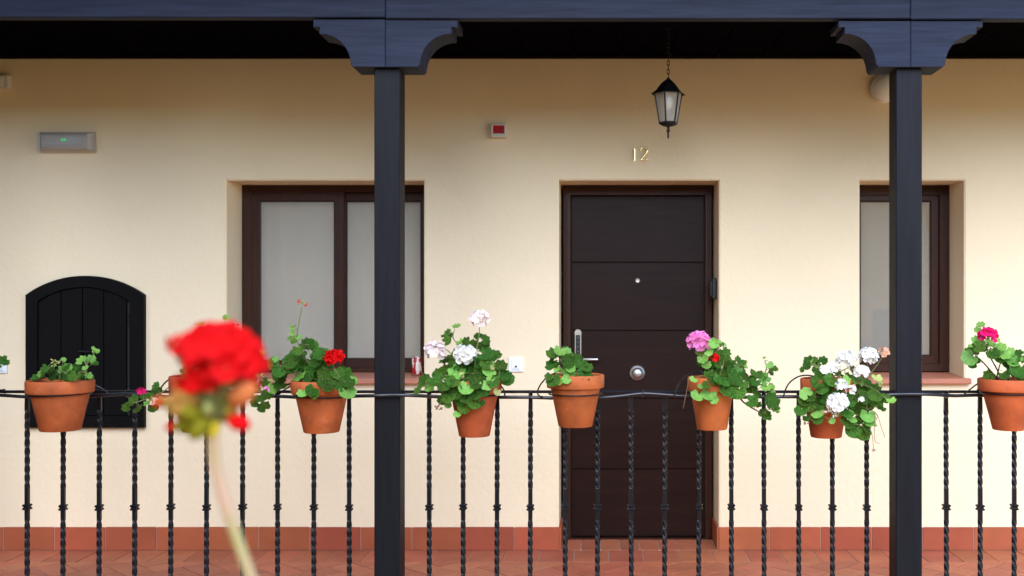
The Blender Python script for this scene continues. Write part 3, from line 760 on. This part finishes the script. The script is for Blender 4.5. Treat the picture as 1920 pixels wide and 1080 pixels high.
pot(838, 941, 716, 740, 854, 912, 821, 745, 'terracotta pot of white geranium spilling leaves, between wide window and door',
    [(856,612,14,'y'),(840,624,16),(838,639,18),(865,642,20,'y'),(875,641,18),(889,646,20),(907,649,24),(909,637,20),(896,631,14),(911,665,30),(921,671,26),(893,679,32),(882,684,30),(854,678,30),(843,672,20),(828,677,12,'y'),(828,700,28),(842,696,32),(857,699,34),(881,704,30),(902,707,32),(918,693,28),(939,686,24),(938,699,28),(952,711,26),(927,704,30),(868,711,28),(835,720,34),(815,711,30),(796,713,26),(810,722,28),(785,732,20),(854,734,32),(842,742,32),(875,742,32),(893,739,28),(874,728,28),(907,731,26),(863,750,22),(888,757,24),(870,765,22),(857,777,14,'y'),(902,756,14),(831,749,22),(840,760,12),(915,718,26),(893,718,26),(898,693,28),(870,690,28),(912,682,24),(944,705,24),(849,716,26),(925,716,24),(932,735,14,'p'),(899,702,26),(922,688,12,'p'),(866,703,10,'p'),(882,672,24),(858,664,20)],
    stems=[('g', (888, 718), (890, 690), (893, 660), (898, 630), (899, 608)), ('g', (886, 718), (872, 690), (850, 668), (836, 655), (826, 660)), ('g', (886, 718), (876, 670), (862, 650), (850, 634), (852, 618)), ('g', (888, 720), (915, 700), (938, 692)), ('g', (880, 720), (845, 712), (815, 716), (792, 726))],
    heads=[(899, 597, 17, 'blush', 13), (816, 657, 19, 'blush', 15), (871, 664, 20, 'white', 17)], buds=[(822, 764, 10, 'dry'), (826, 767, 8, 'dry')],
    dry=[((836, 745), (828, 752), (822, 764))], fill=30, ringlabel='black iron ring round the pot with white flowers left of the door', ringtilt=.3)
pot(1025, 1133, 706, 731, 1050, 1114, 803, 743, 'bright terracotta pot with few rounded leaves, hanging before the left door frame',
    [(1037,664,26),(1050,658,22),(1034,683,26),(1062,670,28),(1064,679,24),(1081,674,24),(1090,688,28),(1100,690,24),(1096,702,26),(1038,713,28),(1062,711,18,'y'),(1070,692,18,'y'),(1044,693,12,'y'),(1064,658,14,'y'),(1059,694,18,'y'),(1074,698,16,'y'),(1029,706,16),(1049,716,14,'y')],
    stems=[('w', (1058, 712), (1054, 695), (1050, 678), (1048, 664)), ('g', (1075, 712), (1076, 700), (1070, 688)), ('g', (1062, 714), (1056, 700), (1054, 690)), ('g', (1078, 712), (1088, 700))], fill=5, hub=(1064, 711),
    ringlabel='black iron ring round the pot before the left door frame')
pot(1289, 1381, 710, 736, 1303, 1360, 808, 734, 'terracotta pot of trailing geranium with pink and red flowers, before the right door frame',
    [(1338,644,20,'y'),(1313,659,18,'y'),(1329,659,16,'y'),(1318,673,20,'y'),(1324,684,18,'y'),(1347,644,12,'y'),(1357,646,10,'y'),(1361,660,20),(1351,664,18),(1359,678,26),(1373,682,18),(1388,677,20),(1396,687,12),(1340,693,22),(1356,699,22),(1371,698,26),(1340,710,24),(1324,722,16),(1313,725,12,'y'),(1307,742,22,'y'),(1329,740,26,'y'),(1338,748,18,'y'),(1362,730,24),(1371,738,18),(1382,733,32),(1378,709,28),(1393,704,24),(1403,708,22),(1418,701,22),(1416,716,20),(1433,712,26),(1447,724,14),(1436,727,20),(1400,727,22),(1417,734,24),(1447,736,16),(1409,753,24),(1418,759,20),(1446,754,36),(1450,766,26),(1433,778,24),(1440,781,16),(1443,684,13),(1451,691,14),(1336,684,14),(1380,700,24),(1350,712,24),(1392,718,24),(1365,690,20),(1347,682,18),(1384,692,18),(1410,726,22),(1426,706,20),(1358,716,24),(1300,712,14,'y'),(1330,701,18)],
    stems=[('g', (1338, 714), (1330, 700), (1322, 680), (1314, 655)), ('g', (1340, 714), (1370, 706), (1405, 715), (1430, 722), (1445, 728)), ('g', (1430, 722), (1432, 706), (1437, 690), (1434, 676)), ('g', (1340, 716), (1355, 690), (1357, 665), (1356, 650)),
           ('w', (1375, 730), (1392, 752), (1410, 765), (1432, 776)), ('g', (1340, 714), (1375, 700), (1386, 684))],
    heads=[(1310, 640, 21, 'pink', 18), (1338, 671, 11, 'red', 7)], buds=[(1434, 672, 7, 'bud'), (1398, 680, 7, 'bud')],
    dry=[((1291, 711), (1288, 730), (1281, 766))], fill=24, ringlabel='black iron ring round the pot before the right door frame', ringtilt=.7)
pot(1500, 1598, 713, 738, 1526, 1585, 823, 742, 'overgrown terracotta pot of white geranium, just left of the right post',
    [(1519,680,26,),(1543,677,18),(1529,682,18),(1513,686,16),(1539,703,24),(1558,714,28),(1529,717,22),(1542,731,24),(1511,738,22,'y'),(1520,743,22),(1507,753,24),(1516,758,30),(1501,770,24),(1537,756,28),(1513,784,16),(1533,774,22),(1534,787,22),(1587,773,26),(1596,781,24),(1583,790,20),(1593,753,24),(1602,744,24),(1624,736,34),(1640,742,26),(1653,751,26),(1620,762,32),(1649,764,24),(1613,776,28),(1627,780,26),(1600,809,28),(1616,811,34),(1624,802,26),(1636,796,16),(1598,693,20),(1593,707,22),(1607,713,24),(1624,718,24),(1644,709,20,'p'),(1649,717,16,'p'),(1613,729,22),(1660,744,18),(1671,751,16,'y'),(1560,789,12,'y'),(1571,702,22),(1580,740,24),(1556,740,24),(1607,795,26),(1634,755,24),(1638,728,24),(1603,765,24),(1570,735,20),(1548,718,22),(1547,748,20),(1630,790,22),(1545,771,14,'p'),(1566,776,14,'p'),(1582,715,22),(1610,700,18),(1529,694,14),(1590,796,20),(1618,745,24)],
    stems=[('g', (1552, 718), (1570, 700), (1590, 690)), ('g', (1556, 718), (1610, 712), (1624, 695), (1626, 676)), ('g', (1570, 720), (1615, 715), (1640, 690), (1655, 668)), ('g', (1545, 716), (1536, 700), (1528, 686)), ('g', (1560, 720), (1600, 735), (1625, 760), (1618, 800)),
           ('g', (1560, 720), (1610, 720), (1640, 730), (1664, 750)), ('g', (1535, 720), (1518, 740), (1510, 765))],
    heads=[(1587, 672, 17, 'white', 16), (1562, 689, 13, 'white', 11), (1548, 695, 12, 'white', 9), (1628, 667, 17, 'white', 18), (1614, 697, 15, 'white', 12), (1577, 720, 12, 'white', 8), (1594, 731, 10, 'white', 7), (1571, 754, 20, 'white', 18), (1616, 751, 8, 'white', 5), (1657, 660, 10, 'peach', 7)],
    buds=[(1553, 773, 12, 'blush'), (1545, 776, 8, 'peach'), (1563, 777, 10, 'blush'), (1664, 663, 8, 'leaf_pale'), (1512, 795, 8, 'dry'), (1638, 846, 6, 'dry')],
    dry=[((1635, 769), (1645, 778), (1652, 800), (1659, 820)), ((1631, 800), (1636, 820), (1638, 845)), ((1640, 780), (1640, 825), (1650, 831)), ((1640, 774), (1645, 781), (1642, 790))], fill=34,
    ringlabel='black iron ring round the overgrown pot left of the right post')
pot(1831.5, 1950, 714, 737, 1859.5, 1921, 809, 741, 'large terracotta pot of magenta geranium with woody stems, at the far right',
    [(1839,609,14,'y'),(1833,618,13,'y'),(1832,639,20),(1836,651,24),(1820,649,10),(1820,659,22),(1818,671,28),(1826,657,20),(1858,645,22,'y'),(1870,638,10),(1863,664,26),(1876,651,20,'y'),(1881,664,26,'y'),(1876,673,22),(1888,667,22),(1903,677,28,'y'),(1888,682,28),(1900,693,28),(1915,695,36),(1911,663,16),(1917,676,22),(1855,704,22),(1883,704,20),(1930,690,28),(1940,702,24),(1928,672,24),(1905,702,24),(1895,660,18),(1845,652,18),(1868,655,20,'y'),(1912,710,20)],
    stems=[('w', (1872, 712), (1858, 696), (1842, 678), (1830, 668)), ('w', (1880, 714), (1868, 690), (1856, 668), (1850, 650)), ('w', (1890, 714), (1892, 695), (1884, 680), (1878, 668)), ('w', (1868, 712), (1872, 694), (1876, 680)), ('g', (1895, 714), (1912, 695), (1922, 682)), ('g', (1850, 652), (1842, 630), (1838, 614))],
    heads=[(1852, 629, 17, 'magenta', 13)], fill=10, ringlabel='black iron ring round the pot at the far right')
# geranium leaf entering at the left edge, its pot is just outside the frame
pot(-112, -12, 716, 741, -90, -34, 810, 744, 'geranium at the far left edge, only one leaf showing', [(2,676,20),(-12,686,24),(-30,690,26),(-50,695,26),(-70,700,24),(-40,705,26)],
    stems=[('g', (-60, 712), (-40, 700), (-10, 686))], fill=3, ringlabel='black iron ring round the pot at the far left edge')

# ------------------------------------------------------------------ things on the wall
# emergency lamp
el = thing('emergency_light', 'grey bulkhead emergency light with tiny green lamps, high on the left wall', 'emergency light', (0, YW, 0))
def bx(px0, px1, py0, py1, y0, y1, c, name, m, par, **k):
    ym_ = YW + y0
    return MB().box(PX(px0, ym_), PX(px1, ym_), y0, y1, PZ(py1, ym_), PZ(py0, ym_), c).build(name, M[m], par, **k)
bx(70, 179, 247, 286, -.022, -.0005, .006, 'base_plate', 'cream_plastic', el)
mb = MB(); X0, X1 = PX(68.5, 6.12), PX(171, 6.12); Z0, Z1 = PZ(281.5, 6.12), PZ(245.5, 6.12)
ex = .022
n_ = 8; rings = []
for k in range(n_+1):
    t_ = math.pi/2*k/n_; ins = (1-math.cos(t_))*.034; yy = -.022 - math.sin(t_)*.06
    rings.append((X0+ins, X1-ins*1.6, Z0+ins*.55, Z1-ins*.9, yy))
for (a0, a1, c0, c1, yy) in rings: mb.v += [(a0, yy, c0), (a1, yy, c0), (a1, yy, c1), (a0, yy, c1)]
for i in range(n_):
    for k in range(4): mb.f.append((i*4+k, i*4+(k+1) % 4, (i+1)*4+(k+1) % 4, (i+1)*4+k))
mb.f.append((n_*4, n_*4+1, n_*4+2, n_*4+3))
mb.build('cover', M['grey_cover'], el, smooth=True, angle=50)
for a_ in (115.2, 120.5): 
    MB().box(PX(a_, 6.11)-.006, PX(a_, 6.11)+.006, -.0855, -.082, PZ(263.5, 6.11), PZ(259.5, 6.11), .001).build('indicator_lamp', M['green_led'], el)
MB().box(PX(79, 6.11), PX(152, 6.11), -.0845, -.0822, PZ(270.5, 6.11), PZ(266.5, 6.11), .001).build('cover_rib', M['grey_cover'], el)
MB().box(PX(79, 6.11), PX(152, 6.11), -.0845, -.0822, PZ(275.5, 6.11), PZ(273.5, 6.11), .001).build('cover_rib', M['grey_cover'], el)
cp = thing('fire_call_point', 'small square red alarm indicator in a white frame, on the wall between window and door', 'alarm indicator', (0, YW, 0))
y0c = -.045
MB().ring(PX(920, 6.155), PX(949, 6.155), PZ(257, 6.155), PZ(231, 6.155), .012, .012, .012, .022, y0c, -.001, .004).build('frame', M['cream_plastic'], cp)
MB().box(PX(923, 6.155), PX(946, 6.155), y0c+.006, y0c+.02, PZ(252, 6.155), PZ(233, 6.155), .003).build('window', M['red_plastic'], cp)
def plate(cx_, cy_, lb):
    t = thing('bell_push', lb, 'switch', (0, YW, 0), 'white square bell push plates')
    h_ = .0430
    X, Z = PX(cx_, 6.19), PZ(cy_, 6.19)
    MB().box(X-h_, X+h_, -.012, -.0005, Z-h_, Z+h_, .003).build('plate', M['white_plastic'], t)
    MB().box(X-.027, X+.027, -.0165, -.012, Z-.032, Z+.029, .0025).build('rocker', M['white_plastic'], t)
    mb = MB()  # bell pictogram: dome, rim and clapper
    pts = [(-.008, -.004), (-.0065, -.002), (-.005, .004), (-.0025, .0065), (.0025, .0065), (.005, .004), (.0065, -.002), (.008, -.004)]
    zz = Z-.012
    mb.add([(X+a_, -.01720, zz+b_) for a_, b_ in pts] + [(X+a_, -.0164, zz+b_) for a_, b_ in pts], [tuple(range(8)), tuple(range(8, 16))] + [(k, (k+1) % 8, 8+(k+1) % 8, 8+k) for k in range(8)])
    mb.box(X-.002, X+.002, -.0172, -.0164, zz-.0075, zz-.0045)
    mb.build('bell_symbol', M['black_plastic'], t)
    MB().box(X-.021, X+.019, -.0170, -.0164, Z-.0265, Z-.0225).build('name_strip', M['steel'], t)
plate(967.5, 683.5, 'white square bell push with a tiny bell sign, just left of the door')
plate(-1, 686, 'white square bell push cut by the left edge of the picture')
sn = thing('wall_sensor', 'small white box cut by the left edge, high up under the ceiling', 'sensor', (0, YW, 0))
bx(-22, 15, 139, 165, -.04, -.0005, .006, 'housing', 'cream_plastic', sn)
bx(-18, 6, 142, 162, -.044, -.040, .002, 'lens', 'white_plastic', sn)
sr = thing('alarm_sounder', 'round white alarm sounder under the ceiling, half behind the right post', 'alarm sounder', (PX(1660, 6.17), YW, PZ(164, 6.17)))
MB().lathe([(.080, .0005), (.080, .028), (.076, .034), (.070, .036), (.068, .040), (.052, .052), (.025, .060), (0, .062)], 40, M=RX).build('housing', M['white_plastic'], sr, smooth=True, angle=35)
MB().lathe([(.084, .0004), (.084, .012), (.080, .014)], 40, M=RX).build('base_ring', M['white_plastic'], sr, smooth=True, angle=35)
ds = thing('door_sensor', 'black plastic sensor box fixed on the right door jamb', 'door sensor', (0, YW, 0))  # door sensor box on the jamb
MB().box(PX(1334.5, 6.3), OD[1]-.001, .10, .17, PZ(561, 6.3), PZ(521, 6.3), .008).build('housing', M['black_plastic'], ds)
MB().box(PX(1331.5, 6.3), PX(1335.5, 6.3), .11, .16, PZ(556, 6.3), PZ(526, 6.3), .004).build('cover', M['black_plastic'], ds)
# numerals
def numeral(name, lb, strokes):
    t = MB()
    for pts, rs in strokes:
        t.tube(smooth_path([(PX(1170+a_/21.6, YW), YW-.008, PZ(265+b_/21.6, YW)) for a_, b_ in pts], 5) if len(pts) > 2 else [(PX(1170+a_/21.6, YW), YW-.008, PZ(265+b_/21.6, YW)) for a_, b_ in pts],
               [rs]*((len(pts)-1)*5+1) if len(pts) > 2 else rs, 8)
    o = t.build(name, M['brass'], None, smooth=True, angle=60); tag(o, lb, 'house number', 'brass numerals above the door'); return o
numeral('house_number', 'slim brass numeral one, left of the pair above the door', [([(425, 310), (425, 790)], .0072), ([(345, 335), (465, 300)], .0045), ([(360, 800), (480, 800)], .0042)])
numeral('house_number', 'curved brass numeral two, right of the pair above the door', [([(700, 400), (672, 350), (720, 285), (800, 262), (890, 300), (935, 390), (900, 500), (800, 620), (690, 750)], .0060), ([(685, 755), (760, 745), (850, 765), (930, 760), (985, 700)], .0060)])
# drink can on the sill
cn = thing('drink_can', 'small red and white drink can on the sill, right end of the wide window', 'can', (PX(781.5, 6.33), 6.33, 1.008))
cm = mat('printed_can', (.34,.010,.010), .4, metal=.1, spots=[(30, .52, .54, (1,1,.6), (.75,.68,.6), 1.0), (55, .60, .62, (1,1,1), (.03,.03,.03), 1.0)])
MB().lathe([(.022, 0), (.030, .006), (.031, .012), (.031, .098), (.028, .106)], 28, cap0=True).build('body', cm, cn, smooth=True, angle=40)
MB().lathe([(.028, .106), (.0275, .109), (.025, .107), (0, .106)], 28).build('lid', M['steel'], cn, smooth=True, angle=40)

# ------------------------------------------------------------------ hanging lantern
YL = 5.5; s = YL/F
ln = thing('hanging_lantern', 'black hexagonal glass lantern hanging on a chain above the door', 'lantern', (PX(1253, YL), YL, 0))
zl = lambda p: PZ(p, YL)
mb = MB()
def hexring(r, z, mb, rot=R(12)):
    b = len(mb.v); mb.v += [(r*math.cos(rot+math.pi/3*k), r*math.sin(rot+math.pi/3*k), z) for k in range(6)]; return b
def hexloft(prof, mb, cap=True):
    bs = [hexring(r, z, mb) for r, z in prof]
    for i in range(len(bs)-1):
        for k in range(6): mb.f.append((bs[i]+k, bs[i]+(k+1) % 6, bs[i+1]+(k+1) % 6, bs[i+1]+k))
    if cap: mb.f.append(tuple(bs[0]+k for k in range(6))); mb.f.append(tuple(bs[-1]+k for k in range(6)))
q = s
mb = MB(); hexloft([(27*q, zl(175)), (33*q, zl(177.5)), (33*q, zl(176.5)), (23*q, zl(169)), (19*q, zl(163)), (13*q, zl(156)), (6*q, zl(150)), (3*q, zl(148)), (3*q, zl(146))], mb)
mb.build('roof_cap', M['iron'], ln)
mb = MB(); hexloft([(17*q, zl(229)), (18.5*q, zl(231)), (18*q, zl(233)), (12*q, zl(236)), (4*q, zl(237.5))], mb)
mb.tube([(0, 0, zl(237)), (0, 0, zl(242)), (0, 0, zl(244)), (0, 0, zl(246)), (0, 0, zl(248)), (0, 0, zl(258)), (0, 0, zl(260))], [3*q, 2*q, 3.6*q, 3.6*q, 2*q, 1.7*q, .8*q], 10)
mb.build('base_and_finial', M['iron'], ln)
fr = MB(); rt_, rb_ = 26.5*q, 16.8*q; zt2, zb2 = zl(174), zl(231)
for k in range(6):
    a_ = R(12)+math.pi/3*k
    fr.tube([(rb_*math.cos(a_), rb_*math.sin(a_), zb2), (rt_*math.cos(a_), rt_*math.sin(a_), zt2)], .0042, 6)
fr.build('frame', M['iron'], ln)
for k in range(6):
    a0, a1 = R(12)+math.pi/3*k, R(12)+math.pi/3*(k+1)
    e = .985
    MB().add([(rb_*e*math.cos(a0), rb_*e*math.sin(a0), zb2), (rb_*e*math.cos(a1), rb_*e*math.sin(a1), zb2), (rt_*e*math.cos(a1), rt_*e*math.sin(a1), zt2), (rt_*e*math.cos(a0), rt_*e*math.sin(a0), zt2)], [(0,1,2,3)]).build('pane', M['lglass'], ln)
MB().tube([(0, 0, zb2), (0, 0, zl(206))], .010, 12).build('socket', M['black_plastic'], ln, smooth=True, angle=50)
MB().lathe([(.010, zl(206)), (.021, zl(200)), (.024, zl(192)), (.020, zl(184)), (.010, zl(180)), (0, zl(179))], 20).build('bulb', M['bulb'], ln, smooth=True)
z_ = zl(147); k = 0
ztop = 2.868
while z_ < ztop-.012:
    h = .024; pts = []
    for j in range(13):
        th = 2*math.pi*j/12; u = .0062*math.cos(th); v = .0145*math.sin(th)
        pts.append((u, 0, z_+.012+v) if k % 2 else (0, u, z_+.012+v))
    MB().tube(pts, .0021, 5, cap=False).build('chain_link', M['iron'], ln, smooth=True)
    z_ += .0225; k += 1
MB().lathe([(.012, ztop-.012), (.045, ztop-.002), (.045, ztop-.0005)], 20).build('ceiling_rose', M['iron'], ln, smooth=True, angle=40)

# ------------------------------------------------------------------ the close red geranium
YG = .80; sg = YG/F
g0 = P(560, 1500, YG)
gr = thing('red_geranium', 'very close blurred red geranium bloom on a long bare stem', 'flower', g0)
gst = mat('pale_flower_stem', (.38,.36,.10), .5, var=.2, vscale=12, col2=(.66,.36,.26), translucent=.15)
sp = smooth_path([P(a_, b_, YG) for a_, b_ in [(400, 800), (400, 835), (406, 875), (421, 935), (441, 1000), (462, 1060), (486, 1130), (520, 1260), (552, 1400), (560, 1500)]], 6)
MB().tube([v-g0 for v in sp], [.0043]*len(sp), 12).build('stem', gst, gr, smooth=True)
foot = P(400, 800, YG)
mb = MB(); fl = []
for (a_, b_, dy, r_, nx, nz) in [(328, 645, .008, 20, -.8, .3), (345, 650, 0, 26, -.6, .5), (362, 634, -.01, 26, -.4, .8), (385, 626, .004, 28, -.2, .9), (408, 624, -.004, 28, 0, .9), (432, 630, 0, 28, .3, .8), (452, 642, .004, 28, .5, .6), (468, 660, .004, 28, .6, .5), (482, 680, 0, 22, .9, 0),
        (375, 655, -.02, 32, -.2, .3), (405, 652, -.022, 32, .2, .4), (435, 660, -.016, 32, .4, .2), (455, 682, -.012, 28, .4, 0), (425, 690, -.026, 30, 0, 0), (395, 684, -.018, 30, -.3, 0), (365, 672, -.01, 26, -.6, .2),
        (348, 668, .01, 20, -.8, 0), (345, 722, -.006, 24, -.7, -.3), (365, 712, -.012, 26, -.4, -.2), (385, 708, -.016, 28, -.1, -.5), (400, 720, -.006, 22, .2, -.5), (375, 728, -.004, 22, -.2, -.6), (448, 697, .0, 22, .5, -.4), (468, 694, -.008, 22, .7, -.2), (490, 684, .006, 15, 1, 0), (318, 643, .006, 13, -1, 0)]:
    c = P(a_, b_, YG+dy); fl.append((c, r_*sg, Vector((nx, -.8, nz+.1))))
    mb.tube([foot-g0, foot.lerp(c, .5)-g0, c-g0], .0011, 5)
hd = mb.build('flower_head', M['stem'], gr)
BIG = [floret_mesh('red', 50+i, wide=.56) for i in range(4)]
for c, r_, nv in fl:
    link(rnd.choice(BIG), 'floret', hd, mat=frame_mat(c-g0, nv, (rnd.random()-.5, 0, 1), r_))
M['obud'] = mat('orange_bud', (.78,.24,.07), .7, spec=.1, translucent=.2); M['bbud'] = mat('brown_bract', (.30,.15,.03), .7, spec=.1); M['ybud'] = mat('yellow_green_bud', (.55,.42,.02), .7, spec=.1); M['dgreen'] = mat('deep_green_bract', (.17,.15,.006), .7, spec=.1)
for (a_, b_, r_, m, dx, dz) in [(358, 748, 20, 'bbud', -.5, .2), (412, 738, 19, 'ybud', .1, 1), (390, 768, 12, 'leaf_pale', 0, .5), (358, 777, 20, 'dgreen', -.4, .3), (352, 795, 20, 'dgreen', -.6, -.2), (375, 804, 20, 'dgreen', -.3, -.4), (398, 800, 18, 'ybud', .1, -.5), (420, 760, 20, 'ybud', .3, .6), (332, 752, 18, 'obud', -1, .1), (345, 738, 16, 'bbud', -.7, .4),
        (455, 738, 24, 'obud', .8, .5), (470, 728, 16, 'red', .9, .5), (446, 752, 16, 'obud', .6, .3), (449, 793, 19, 'red', .8, -.2), (303, 754, 13, 'red', -1, 0), (318, 754, 14, 'bbud', -1, 0), (322, 800, 10, 'red', -1, -.3), (340, 770, 18, 'bbud', -1, 0), (378, 780, 18, 'dgreen', -.1, .3), (430, 778, 18, 'bbud', .8, .1), (385, 745, 16, 'dgreen', 0, .8), (405, 785, 18, 'dgreen', .2, .2)]:
    me = MB().lathe([(0, -1), (.35, -.8), (.62, -.3), (.60, .2), (.36, .7), (0, 1)], 10).mesh('bud', M[m], smooth=True)
    link(me, 'bud', gr, mat=frame_mat(P(a_, b_, YG+rnd.uniform(-.012, .008))-g0, (dx, -.3, dz), (0, 1, 0), r_*sg*1.38))
# pot and ledge that carry it, below the frame
MB().lathe([(.05, 0), (.065, .10), (.072, .10), (.074, .125), (.066, .125), (.064, .11), (0, .11)], 32, 0, 0, -.11, cap0=True).build('pot', M['pot'], gr, smooth=True, angle=40)
lz = g0.z-.11
o = MB().box(-3, 3, .62, .98, lz-.12, lz, .008).build('stone_ledge', M['sill']); tag(o, 'terracotta ledge below the picture carrying the close red geranium', 'ledge')

# ------------------------------------------------------------------ the courtyard beyond the camera (seen in reflections, bounces daylight)
cy_ = MB().box(-60, 60, -60, 60, -3.6, -3.3).build('courtyard_ground', mat('courtyard_paving', (.76,.40,.13), .8, var=.2, vscale=.7)); cy_['kind'] = 'structure'
MB().box(-7, 5, 4.70, 8.8, -3.3, -.252).build('lower_wall', M['plaster'], house)
oh = thing('opposite_house', 'ochre house across the courtyard, seen only reflected in the panes', 'house')
M['ochre'] = mat('ochre_plaster', (.88,.50,.13), .9, var=.08, vscale=1)
MB().box(-14, 14, -9.5, -9, -3.3, 3.9).build('wall', M['ochre'], oh)
MB().add([(-14.3, -8.5, 3.85), (14.3, -8.5, 3.85), (14.3, -14, 4.2), (-14.3, -14, 4.2), (-14.3, -8.5, 3.95), (14.3, -8.5, 3.95), (14.3, -14, 4.3), (-14.3, -14, 4.3)], [(0,1,2,3),(4,5,6,7),(0,1,5,4),(3,2,6,7),(0,3,7,4),(1,2,6,5)]).build('roof', M['tile'], oh)
for k in range(7):
    xx = -9+k*3
    wv = MB().ring(xx-.5, xx+.5, -.2, 1.2, .08, .08, .08, .08, -9.0, -8.93, .01).build('window', M['frame'], oh)
    MB().box(xx-.44, xx+.44, -8.97, -8.96, -.14, 1.14).build('pane', M['dark_rubber'], wv)
wg = thing('left_light_blocker', 'unseen dark wall added on the left to block sky light, outside the picture', 'light blocker')
M['blocker_dark'] = mat('dark_light_blocker', (.10,.075,.05), .9, var=.2, vscale=1)
MB().box(-3.6, -3.2, -9, 4.45, -3.3, 5.2).box(-4.3, -4.1, 4.45, 6.19, -3.3, 3.0).build('wall', M['blocker_dark'], wg)  # unseen dark walls, added to darken the left side of the gallery
